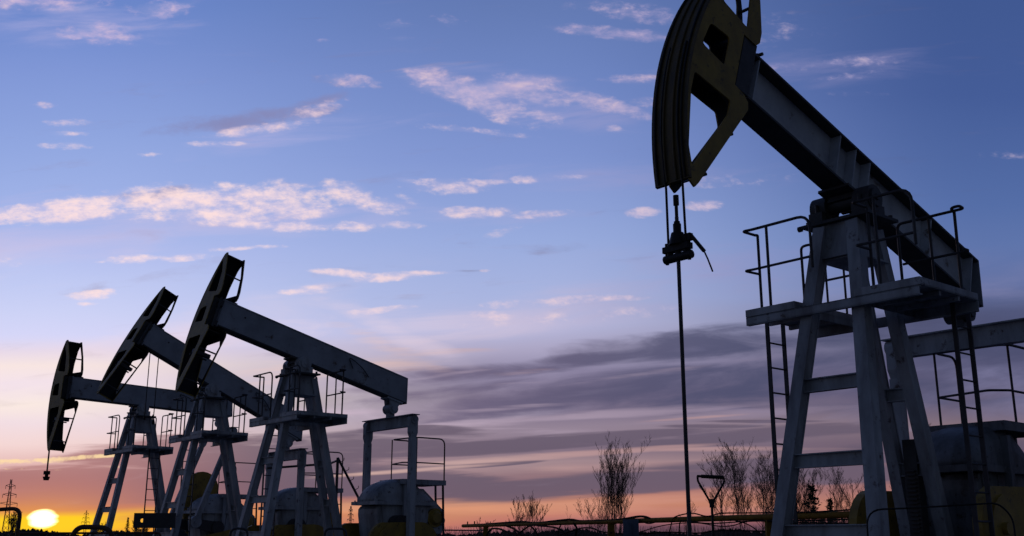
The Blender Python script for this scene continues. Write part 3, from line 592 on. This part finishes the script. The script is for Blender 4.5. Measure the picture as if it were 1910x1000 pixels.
    if stepped:
        m = MB(); a, e = V(3.5, .75, 2.12), V(4.3, .75, .9); m.tube([a, e], .035, 8)
        for i in range(5):
            p = a.lerp(e, .1 + .2 * i); m.tube([p, p + Vector((.06, -.1, .06)), p + Vector((.06, -.1, .12))], .01, 5)
        m.tube([V(1.75, .1, 1.80), V(3.62, .1, 2.0)], .035, 6); m.tube([V(3.5, .75, 2.12), V(3.5, .75, -1.1)], .04, 8)
        m.tube([V(3.62, .1, 2.0), V(3.5, .75, 2.05)], .03, 6)
        m.build('stepped_stay', DARKM, root)
    if near:
        m = MB(); m.bar(V(.98, 0, 1.1), V(.98, 0, -1.1), .16, .14); 
        for i in range(20): m.bar(V(.9, .0, .75 - i * .045), V(.9, .0, .735 - i * .045), .12, .06)
        m.build('notched_post', DARKM, root)
    return root, bf, hf

def rig_mat(r):
    return Matrix.Translation(r.location) @ Matrix.Rotation(r.rotation_euler.z, 4, 'Z')
LAD = (-.10, -1.12, 2.6, -EYE + .02, .32, 0)
rA, bfA, hfA = pumpjack((3.872, 11.617), .70245, .31975, 'large near pumpjack at the right with its yellow horsehead cut by the top edge', None, 2.15, (1.75, .1, 0), None, (LAD, (.58, .86, 2.6, -EYE + .02, .34, 0)), near=True)
rB, bfB, hfB = pumpjack((-4.808, 23.264), .69560, .25590, 'nearest pumpjack of the left group, with its tail equalizer and dome gearbox in full view', R_(88.5), 2.55, (2.45, -.12, 0), None, (LAD,))
rC, bfC, hfC = pumpjack((-7.962, 27.419), .67010, .44238, 'middle pumpjack of the left group with its beam tilted most steeply', R_(86.5), 2.6, (2.4, -.12, 0), None, (LAD,), stepped=True)
rD, bfD, hfD = pumpjack((-11.223, 31.652), .71327, .03536, 'farthest pumpjack nearest the setting sun with its beam almost level', R_(83.5), 2.6, ((2.5, 1.02, math.pi / 2, .56), (2.5, -.3, .2, .47)), (1.6, .46), ((.1, .8, 2.6, -EYE + .02, .32, 0),))

# rod string and carrier of the near pumpjack
t = rig_mat(rA); XR = -2.99
def W(v): return t @ v
pr = empty('polished_rod', W(V(XR, 0, -EYE))); tag(pr, 'long thin steel rod hanging from two cables under the near yellow horsehead', 'rod'); 
OFF = -Vector(pr.location)
def WO(v): return W(v) + OFF
MB().tube([WO(V(XR, 0, 3.0)), WO(V(XR, 0, -1.0))], .019, 12).build('rod', GALV, pr)
MB().tube([WO(V(XR, 0, 2.9)), WO(V(XR, 0, 3.2))], .017, 8).cyl(WO(V(XR, 0, 3.12)), WO(V(XR, 0, 3.22)), .028, 10).build('rod_cap', BLACK, pr)
m = MB()
for k in (-1, 1):
    arcp = []
    for i in range(14):
        an = .36 * (1 - i / 13); arcp.append(WO(V(-RH * math.cos(an) - .02, k * .105 + .02, HS + RH * math.sin(an))))
    m.tube(arcp + [WO(V(XR - .04, k * .105 + .02, 3.3)), WO(V(XR - .02, k * .11 + .01, 2.68))], .012, 8)
m.build('bridle_cable', BLACK, pr)
m = MB(); m.bar(WO(V(XR, -.165, 2.69)), WO(V(XR, .15, 2.69)), .08, .06); m.tube([WO(V(XR, -.165, 2.60)), WO(V(XR, .165, 2.60))], .042, 10)
for q in (-.1, 0, .1): m.cyl(WO(V(XR, q, 2.6)), WO(V(XR, q, 2.7)), .03, 10)
for q in (-.14, .135): m.cyl(WO(V(XR, q, 2.55)), WO(V(XR, q, 2.76)), .018, 8)
m.build('carrier_bar', BLACK, pr)
m = MB(); m.cyl(WO(V(XR, 0, 2.72)), WO(V(XR, 0, 2.84)), .09, 14, .06); m.cyl(WO(V(XR, 0, 2.84)), WO(V(XR, 0, 2.93)), .04, 12); m.cyl(WO(V(XR, 0, 2.93)), WO(V(XR, 0, 2.955)), .03, 12)
m.bar(WO(V(XR, .06, 2.77)), WO(V(XR, .17, 2.77)), .05, .07); m.build('rod_clamp', BLACK, pr)
m = MB(); m.bar(WO(V(XR, .16, 2.79)), WO(V(XR + .02, .30, 2.60)), .03, .03); m.tube([WO(V(XR + .02, .29, 2.62)), WO(V(XR + .03, .33, 2.52)), WO(V(XR + .03, .38, 2.39))], .008, 6); m.build('clamp_lever', BLACK, pr)
wh = empty('wellhead', W(V(XR, 0, -EYE))); tag(wh, 'low wellhead stuffing box under the long polished rod', 'wellhead')
m = MB(); m.cyl((0, 0, 0), (0, 0, .6), .12, 16); m.cyl((0, 0, .3), (0, 0, .36), .2, 16); m.cyl((0, 0, .56), (0, 0, .62), .18, 16); m.cyl((-.4, 0, .45), (.4, 0, .45), .04, 10); m.build('casing_head', DARKM, wh)
MB().cyl((0, 0, .62), (0, 0, .78), .06, 12).build('stuffing_box', DARKM, wh)

# hanging wires of the parked rigs
t = rig_mat(rD); p = t @ hfD(-2.70, .17, -1.43)
h = empty('hanging_rod_clamp', p); tag(h, 'short cable with a clamp dangling under the farthest horsehead', 'cable')
MB().tube([(0, 0, .1), (0, 0, -.62)], .022, 6).build('cable', BLACK, h)
MB().cyl((0, 0, -.58), (0, 0, -.68), .09, 10).cyl((0, 0, -.66), (0, 0, -.76), .05, 8).cyl((0, 0, -.74), (0, 0, -.84), .1, 10, .07).build('clamp', BLACK, h)
t = rig_mat(rC)
for x, ztop, zbot, lab in ((-1.50, 4.95, 3.0, 'left one of two thin cables hanging beside the steep middle beam'), (-1.27, 4.85, 2.9, 'right one of two thin cables hanging beside the steep middle beam')):
    a = t @ V(x, -.3, ztop); e = t @ V(x, -.3, zbot); o = MB().tube([(0, 0, 0), (0, 0, zbot - ztop)], .013, 5).cyl((0, 0, zbot - ztop), (0, 0, zbot - ztop - .1), .03, 6).build('hanging_cable', BLACK); o.location = a
    tag(o, lab, 'cable', 'bridle cables of the middle pumpjack')

# ------------------------------------------------------------------ ground and horizon
m = MB(); n = 60; vs = [(0, 0, 0)]; rings = [20, 60, 150, 400, 1000, 3000, 9000]
for r in rings:
    for i in range(n): an = 2 * math.pi * i / n; vs.append((r * math.cos(an), r * math.sin(an), 0))
fs = [(0, 1 + i, 1 + (i + 1) % n) for i in range(n)]
for k in range(len(rings) - 1):
    for i in range(n): a = 1 + k * n; fs.append((a + i, a + n + i, a + n + (i + 1) % n, a + (i + 1) % n))
g = m.add(vs, fs).build('ground', GROUND); tag(g, kind='structure')
rnd_ = random.Random(3)
m = MB()
for i in range(2600):                                      # far wood: thousands of narrow crowns standing side by side
    px = rnd_.uniform(-120, 2030); d = rnd_.uniform(640, 900); p = at(px, d)
    hgt = (hz(991.5, d) - 0) * rnd_.uniform(.6, 1.15) * (1.0 + .35 * math.sin(px * .013) * math.sin(px * .031)); wd = rnd_.uniform(2.0, 5.0)
    k = 5; ring = [(p.x + wd * math.cos(2 * math.pi * j / k + i), p.y + wd * math.sin(2 * math.pi * j / k + i), hgt * rnd_.uniform(.25, .5)) for j in range(k)]
    base_ = [(x, y, -.2) for x, y, _ in ring]
    m.add(base_ + ring + [(p.x, p.y, hgt)], [(j, (j + 1) % k, k + (j + 1) % k, k + j) for j in range(k)] + [(k + j, k + (j + 1) % k, 2 * k) for j in range(k)])
o = m.build('forest', FOREST); tag(o, 'low dark belt of forest along the whole horizon', 'forest', kind='stuff')

# ------------------------------------------------------------------ trees
def tree(name, px, top, hw, d, label, seed, stems=5, spread=.5, dens=1.0, lean=0.0, twig=.0052, group='bare trees behind the site'):
    R = random.Random(seed); H = hz(top, d); Wd = hw / F_PX * d
    root = empty(name, at(px, d)); tag(root, label, 'tree', group)
    tr, crn = MB(), MB()
    def grow(p, dr, ln, r, lvl, mb):
        n = 5 if lvl < 2 else 3; pts = [p.copy()]; dd = dr.copy(); step = ln / n
        for i in range(n):
            dd = (dd + Vector((R.gauss(0, .07), R.gauss(0, .07), .05 + R.gauss(0, .04))) * (1 + .25 * lvl)).normalized(); pts.append(pts[-1] + dd * step)
        mb.tube(pts, r, 5 if lvl == 0 else 3, max(r * .45, twig * .5), caps=False)
        if lvl >= 3: return
        nb = [int(13 * dens), int(10 * dens), int(8 * dens)][lvl]
        for k in range(nb):
            f = R.uniform(.36 if lvl == 0 else .15, 1.0); i = min(int(f * n), n - 1); q = pts[i].lerp(pts[i + 1], f * n - i)
            an = R.uniform(0, 2 * math.pi); side = Vector((math.cos(an), math.sin(an), 0)); tiltv = R.uniform(.35, .75)
            nd = (dd * (1 - tiltv * .45) + side * tiltv * (.6 + spread) + Vector((0, 0, .25))).normalized()
            grow(q, nd, ln * R.uniform(.28, .46) * (1.15 - .45 * f), max(r * .5 * (1 - .4 * f), twig), lvl + 1, crn)
    for s in range(stems):
        an = 2 * math.pi * s / stems + R.uniform(-.4, .4); k = 0 if stems == 1 else math.sqrt(R.uniform(.02, 1.0))
        dr = Vector((math.cos(an) * k * Wd * .95 / H + lean, math.sin(an) * k * Wd * .7 / H, 1)).normalized()
        grow(Vector((math.cos(an) * .12, math.sin(an) * .12, 0)), dr, H * R.uniform(.8, 1.0) * (1 - .12 * k) * .95, .0048 * H * R.uniform(.6, 1), 0, tr)
    tr.build('trunk', BARK, root); crn.build('crown', BARK, root)
    return root
tree('bare_tree', 1148, 830, 34, 62, 'tall full vase-shaped bare tree standing alone left of the polished rod', 11, 11, .16, .82)
tree('bare_shrub', 978, 924, 36, 62, 'bare upright shrub behind the fence, left of the lone full tree', 12, 7, .15, .75)
tree('bare_shrub', 1113, 918, 24, 70, 'small bare shrub at the left foot of the lone full tree', 13, 5, .4, .7)
tree('bare_tree', 1350, 842, 30, 58, 'leaning bare tree just right of the triangular handle', 14, 3, .5, .9, -.05)
tree('bare_tree', 1392, 836, 34, 60, 'slender bare tree between the leaning tree and the ladder', 15, 4, .4, .9)
tree('bare_tree', 1432, 820, 40, 57, 'tallest bare tree behind the far ladder of the near pumpjack', 16, 4, .5, .95)
tree('bare_tree', 1496, 868, 44, 60, 'dense bare tree framed by the front legs, left side', 17, 6, .45, 1.0)
tree('bare_tree', 1568, 868, 24, 62, 'thin bare tree framed by the front legs, near the middle', 18, 3, .4, .7)
tree('bare_tree', 1603, 862, 26, 64, 'thin bare tree half hidden by the near front leg', 19, 3, .4, .8)
tree('bare_tree', 1738, 788, 36, 56, 'bare tree showing between the rear legs and the gearbox dome', 20, 4, .5, .9)
tree('bare_tree', 1663, 905, 22, 66, 'low bare tree showing between the near front leg and a rear leg', 24, 4, .3, .7)
tree('bare_shrub', 1283, 925, 10, 70, 'very thin bare shrub directly behind the polished rod', 21, 2, .2, .6)
tree('bare_shrub', 1064, 946, 8, 70, 'tiny bare sapling between the shrub and the lone full tree', 22, 2, .2, .4)
tree('bare_shrub', 22, 954, 26, 110, 'bare shrub left of the setting sun behind the bent pipe', 31, 5, .4, .8, twig=.012)
tree('bare_shrub', 262, 972, 26, 120, 'low bare shrub right of the narrow conifer on the left horizon', 32, 6, .4, .8, twig=.012)
tree('bare_shrub', 190, 976, 24, 130, 'low bare shrub between the sun and the narrow conifer', 33, 6, .4, .8, twig=.012)
tree('bare_shrub', 700, 972, 20, 120, 'low bare shrub right of the small pylon', 34, 6, .4, .7, twig=.012)
tree('bare_shrub', 902, 968, 22, 100, 'low bare shrub behind the first yellow post', 35, 5, .4, .7, twig=.01)
def conifer(px, top, hw, d, label, seed):
    R = random.Random(seed); H = hz(top, d); Wd = hw / F_PX * d; root = empty('pine_tree', at(px, d)); tag(root, label, 'tree', 'dark conifers')
    MB().tube([(0, 0, 0), (0, 0, H * .97)], .03 * H * .5, 6, .01).build('trunk', BARK, root)
    m = MB()
    for i in range(520):
        f = R.random() ** .8; z = H * (.08 + .9 * f); rr = Wd * (1 - f) ** .7 * (.75 + .25 * math.sin(f * 34)) * R.uniform(.25, 1.1); an = R.choice([j * .62 for j in range(10)]) + R.gauss(0, .25) + f * 5
        p = Vector((rr * math.cos(an), rr * math.sin(an), z + rr * .25)); s = R.uniform(.06, .14) * H / 4
        for _ in range(2):
            u = Vector((R.gauss(0, 1), R.gauss(0, 1), R.gauss(.3, .8))).normalized() * s * 1.6; v = Vector((R.gauss(0, 1), R.gauss(0, 1), R.gauss(0, 1))).normalized() * s * .4
            m.add([p, p + u + v, p + u * .8 - v], [(0, 1, 2)])
    m.build('crown', NEED, root)
conifer(1520, 905, 40, 52, 'dark bushy pine framed by the front legs', 41)
conifer(1552, 930, 22, 50, 'small dark pine just right of the bushy pine', 42)
conifer(237, 966, 7, 190, 'narrow dark conifer on the horizon right of the sun', 43)
# bushes right behind the mesh fence
R = random.Random(5); m = MB()
for i in range(900):
    px = R.uniform(1455, 1610); d = R.uniform(19, 24); p = at(px, d); hh_ = hz(R.uniform(962, 990), d); a = R.uniform(-.5, .5)
    pts = [Vector((p.x, p.y, 0)), Vector((p.x + a * .2, p.y, hh_ * .5)), Vector((p.x + a * .6 + R.gauss(0, .08), p.y + R.gauss(0, .1), hh_))]
    m.tube(pts, .008, 3, .004, caps=False)
o = m.build('brushwood', BARK); tag(o, 'tangle of dark brushwood behind the mesh fence between the front legs', 'brushwood', kind='stuff')
R = random.Random(6); m = MB()
for i in range(1500):
    px = R.uniform(640, 1460); d = R.uniform(60, 130); p = at(px, d); hh_ = hz(R.uniform(978, 994) - 3 * math.sin(px * .02), d); a = R.uniform(-.5, .5)
    m.tube([Vector((p.x, p.y, 0)), Vector((p.x + a * .3, p.y, hh_ * .5)), Vector((p.x + a, p.y, hh_))], .014, 3, .008, caps=False)
o = m.build('dry_weeds', BARK); tag(o, 'thin dry weeds and scrub across the open field', 'weeds', kind='stuff')

# ------------------------------------------------------------------ pylons
def pylon(px, top, d, label, rz=.3):
    H = hz(top, d); root = empty('lattice_pylon', at(px, d), rz); tag(root, label, 'pylon', 'power pylons on the horizon'); m = MB()
    def c(z, k): w_ = (H * .045 * (1 - z / H) ** 1.2 + H * .010); return Vector(((w_ if k in (0, 3) else -w_), (w_ if k < 2 else -w_), z))
    nz = 11
    for i in range(nz):
        z0, z1 = H * i / nz, H * (i + 1) / nz
        for k in range(4):
            m.bar(c(z0, k), c(z1, k), .14, .14); m.bar(c(z0, k), c(z1, (k + 1) % 4), .06, .06); m.bar(c(z0, (k + 1) % 4), c(z1, k), .06, .06)
    m.build('lattice_mast', LATT, root)
    for z, l in ((.62, .13), (.76, .10), (.9, .07)):
        m = MB()
        for s_ in (-1, 1):
            m.bar((0, 0, H * z + .5), (s_ * H * l, 0, H * z), .16, .16); m.bar((0, 0, H * z - .6), (s_ * H * l, 0, H * z), .16, .16); m.bar((s_ * H * l, 0, H * z), (s_ * H * l, 0, H * z - 1.2), .14, .14)
        m.build('crossarm', LATT, root)
pylon(10, 894, 380, 'tallest lattice pylon at the far left edge, left of the sun'); pylon(158, 952, 620, 'small pale pylon between the sun and the farthest pumpjack'); pylon(653, 944, 560, 'lattice pylon seen between the dome gearbox and the middle stay', .9)

# ------------------------------------------------------------------ yellow pipe barrier, cables, fence
P0 = Vector((at(1640, 14.6).x, 14.3, 0)); P1 = Vector((at(862, 31).x, 31.5, 0))
def hp_(d): return EYE + .315 + (d - 14.3) * .0015
dirp = (P1 - P0).normalized()
def on(px):                                                 # point of the barrier line under a bearing
    a = ray(px, 990); k = a.x / a.y; tt = (P0.x - k * P0.y) / (k * dirp.y - dirp.x); return P0 + dirp * tt
root = empty('pipe_barrier', P0); tag(root, 'long yellow gas pipe on yellow posts running away behind the near pumpjack', 'pipe barrier')
m = MB(); m.tube([Vector((0, 0, hp_(P0.y))), (P1 - P0) + Vector((0, 0, hp_(P1.y)))], .048, 12); m.build('pipe', YPIPE, root)
m = MB(); 
for px in (872, 885): 
    q = on(px) - P0; m.cyl(q + Vector((0, 0, hp_(31))), q + Vector((0, 0, hp_(31) + .12)), .02, 6)
m.build('pipe_bolt', YPIPE, root)
for px in (906, 1140, 1437, 1600):
    q = on(px); m = MB(); m.bar(q - P0, q - P0 + Vector((0, 0, hp_(q.y) - .045)), .14, .14); m.build('post', YPIPE, root)
def cable(pts, label, r=.011):                              # pts: (px, height above the pipe, forward offset)
    P = [on(a) + Vector((-.0, -b2, hp_(on(a).y) + h_)) for a, h_, b2 in pts]; o0 = P[0].copy()
    o = MB().tube([p - o0 for p in spl(P, 7)], r * (1.0 if P[0].y < 20 else 1.0 + (P[0].y - 20) * .07), 6).build('cable', CABLE); o.location = o0; tag(o, label, 'cable', 'black cables slung along the yellow pipe'); return o
cable([(1245, -.55, .1), (1247, -.25, .1), (1253, -.02, .12), (1262, .06, .1), (1290, .10, .12), (1318, .04, .12), (1345, .08, .12), (1400, .07, .1), (1500, .05, .1), (1620, .07, .1)], 'cable arching over the pipe at the polished rod', .012)
cable([(1262, -.6, .2), (1263, -.3, .2), (1266, -.05, .2), (1275, -.03, .2), (1320, -.08, .2), (1400, -.06, .2), (1500, -.07, .2), (1620, -.06, .2)], 'upper cable just under the pipe right of the rod', .012)
cable([(1150, -.24, .1), (1195, -.25, .1), (1240, -.22, .1), (1300, -.24, .1), (1340, -.2, .1), (1437, -.22, .1), (1540, -.25, .1), (1620, -.22, .1)], 'lowest cable crossing the rod and the triangular handle stem', .012)
cable([(1185, -.24, .15), (1225, -.12, .15), (1262, -.07, .15), (1300, -.07, .15), (1340, -.13, .15), (1365, -.12, .15), (1400, -.06, .15), (1500, -.1, .15), (1610, -.13, .15)], 'sagging cable behind the triangular handle', .009)
cable([(1360, -.02, .12), (1395, -.12, .12), (1420, -.3, .12), (1436, -.5, .12)], 'cable dropping steeply to the third yellow post', .009)
cable([(905, -.35, .1), (915, -.12, .1), (930, -.1, .1), (950, -.2, .1), (985, -.28, .1)], 'short cable looping right of the first yellow post', .016)
cable([(942, -.02, .1), (960, -.12, .1), (975, -.3, .1), (990, -.42, .1)], 'cable dropping under the pipe by the shrub', .016)
cable([(955, -.38, .1), (972, -.18, .1), (990, -.04, .1), (1012, -.06, .1), (1040, -.12, .1), (1068, -.36, .1)], 'wide arched cable under the pipe in mid span', .014)
cable([(988, -.03, .1), (1000, -.2, .1), (1008, -.42, .1)], 'short steep cable crossing the wide arched one', .014)
cable([(1047, -.02, .1), (1042, -.15, .1), (1040, -.3, .1)], 'short hanging cable left of the thick drop cable', .012)
cable([(1070, -.02, .1), (1075, -.12, .1), (1073, -.3, .1), (1075, -.5, .1)], 'thick cable hanging straight down in mid span', .02)
cable([(1030, -.32, .1), (1060, -.2, .1), (1085, -.12, .1), (1105, -.13, .1), (1120, -.2, .1), (1140, -.22, .1)], 'cable arching up to the second yellow post', .012)
cable([(880, .01, .05), (940, .05, .05), (975, .06, .05), (1000, .02, .05), (1060, .07, .05), (1085, .03, .05), (1150, .03, .05), (1195, .08, .05), (1215, .02, .05)], 'cable lying along the top of the pipe', .014)
cable([(1195, .0, .08), (1210, -.06, .08), (1235, .0, .08)], 'short loop hanging right of the blue cabinet', .01)
# blue cabinet
q = on(1172) + Vector((0, -.5, 0)); r_ = empty('switch_cabinet', q, -.12); tag(r_, 'blue-grey metal cabinet standing under the pipe beside the second post', 'cabinet')
m = MB(); m.bar((0, 0, .7), (0, 0, hz(969, q.y)), .44, .3); m.build('body', BLUE, r_); m = MB(); m.bar((0, 0, 0), (0, 0, .7), .1, .1); m.build('stand', DARKM, r_); MB().bar((0, -.158, .85), (0, -.158, hz(969, q.y) - .06), .38, .012).build('door', BLUE, r_)
# chain-link fences
def fence(pa, pb, ztop, label, seed=1):
    pa, pb = Vector(pa), Vector(pb); L = (pb - pa).length; root = empty('chain_link_fence', pa); tag(root, label, 'fence', 'chain-link fences'); d = (pb - pa).normalized(); m = MB()
    s_ = .075; n = int((L + ztop) / s_ / 2) 
    for sgn in (1, -1):
        for i in range(-int(ztop / s_ / 2) - 1, n + int(ztop / s_ / 2)):
            x0 = i * s_ * 2; pts = []
            a, e = (x0, .8), (x0 + sgn * (ztop - .8), ztop)
            lo_, hi_ = sorted((a, e))
            if hi_[0] < 0 or lo_[0] > L: continue
            def cut(p1, p2, x): k = (x - p1[0]) / (p2[0] - p1[0]); return (x, p1[1] + (p2[1] - p1[1]) * k)
            if lo_[0] < 0: lo_ = cut(lo_, hi_, 0)
            if hi_[0] > L: hi_ = cut(lo_, hi_, L)
            m.tube([d * lo_[0] + Vector((0, 0, lo_[1])), d * hi_[0] + Vector((0, 0, hi_[1]))], .0032, 3, caps=False)
    m.build('wire_mesh', GALV, root); MB().tube([Vector((0, 0, ztop)), d * L + Vector((0, 0, ztop))], .018, 8).build('top_rail', GALV, root)
    k = max(2, int(L / 2.5) + 1)
    for i in range(k): MB().tube([d * (L * i / (k - 1)), d * (L * i / (k - 1)) + Vector((0, 0, ztop + .03))], .022, 8).build('fence_post', GALV, root)
fence((at(640, 25).x, 25, 0), (at(905, 31.0).x, 31.0, 0), hz(986.5, 25), 'low chain-link fence running from the dome gearbox to the first yellow post')
fence((at(1468, 16.0).x, 16.6, 0), (at(1612, 14.6).x, 15.2, 0), hz(962, 16), 'chain-link fence seen between the front legs of the near pumpjack')
# T-handle tool by the well
q = at(1330, 9.0); r_ = empty('triangular_handle_tool', q, -.1); tag(r_, 'upright steel tool with a triangular handle on a thin stem, right of the polished rod', 'tool')
zt1, zt2, hw_ = hz(888, 9), hz(940, 9), .108
MB().tube([(0, 0, 0), (0, 0, zt2 + .02)], .011, 8).build('stem', BLACK, r_)
m = MB(); m.tube(curve([(-.012, 0, zt2), (-.02, 0, zt2 + .03), (-hw_, 0, zt1 - .04), (-hw_, 0, zt1)], .02), .009, 8); m.tube(curve([(.012, 0, zt2), (.02, 0, zt2 + .03), (hw_ + .003, 0, zt1 - .05), (hw_ + .003, 0, zt1 - .014)], .02), .009, 8); m.cyl((0, 0, zt2 - .03), (0, 0, zt2 + .04), .02, 10); m.build('fork', BLACK, r_)
m = MB(); m.tube([(-hw_ - .005, 0, zt1), (hw_ + .006, 0, zt1 - .012)], .011, 10); m.tube([(-hw_ + .03, 0, zt1 - .002), (hw_ - .005, 0, zt1 - .012)], .016, 10); m.build('grip', BLACK, r_)
# pipe hoops and rails
def hoop(pts, d, r, label, mt=RUST, name='pipe_hoop', rad=.15):
    P = [Vector((at(px, d + dy).x, d + dy, hz(py, d + dy))) for px, py, dy in pts]; P2 = []
    o0 = P[0].copy(); o = MB().tube([p - o0 for p in curve(P, rad, 6)], r, 10).build(name, mt); o.location = o0; tag(o, label, 'pipe rail', 'bent pipe guard rails'); return o
def foot(px, d, dy=0):                                      # pixel row of the ground is below the frame: use z=0 directly
    return (px, 997 + 1.6 / (d + dy) * F_PX * .93, dy)
hoop([(-160, 960, 0), (34, 948, 0), foot(30, 14)], 14, .026, 'bent brown pipe rail at the left edge beside the sun', rad=.12)
hoop([foot(118, 17), (133, 1003, 0), (146, 983, 0), (211, 984, 0), foot(212, 17)], 17, .04, 'low rusty pipe hoop in front of the farthest tower legs', rad=.22)
hoop([foot(606, 20), (606, 986, 0), (646, 986, 0), foot(648, 20)], 20, .022, 'small pipe hoop at the foot of the tallest left pumpjack', DARKM, rad=.12)
hoop([foot(430, 20), (430, 986, 0), (462, 986, 0), foot(462, 20)], 20, .022, 'small pipe hoop left of the tallest left pumpjack', DARKM, rad=.12)
hoop([foot(1618, 9.4), (1618, 951, 0), (1700, 948, 0), (1868, 938, 0), (1892, 965, 0), foot(1896, 9.4)], 9.4, .008, 'thin dark guard rail in front of the near yellow counterweight', BLACK, rad=.15)
o = hoop([foot(20, 22), (20, 995, 0), (300, 994, 0), foot(300, 22)], 22, .022, 'long low pipe rail under the setting sun', rad=.08)
# board with a hole on a post
q = at(287, 26); r_ = empty('metal_board', q, .1); tag(r_, 'dark rectangular metal board with a round hole, beside the farthest tower', 'board')
z0, z1 = hz(985, 26), hz(957, 26); wd = 76 / F_PX * 26 * .97; ox = .0
m = MB(); hole = [(-wd / 2 + .2 + .05 * math.cos(a * .52), (z0 + z1) / 2 + .05 * math.sin(a * .52)) for a in range(12)]
m.plate([(-wd / 2, z0), (wd / 2, z0), (wd / 2, z1), (-wd / 2, z1)], [hole], lambda x, y, z: Vector((x, y, z)), -.02, .02); m.build('panel', DARKM, r_)
MB().tube([(.02, .06, 0), (.02, .06, z1 - .05)], .02, 6).build('post', DARKM, r_)
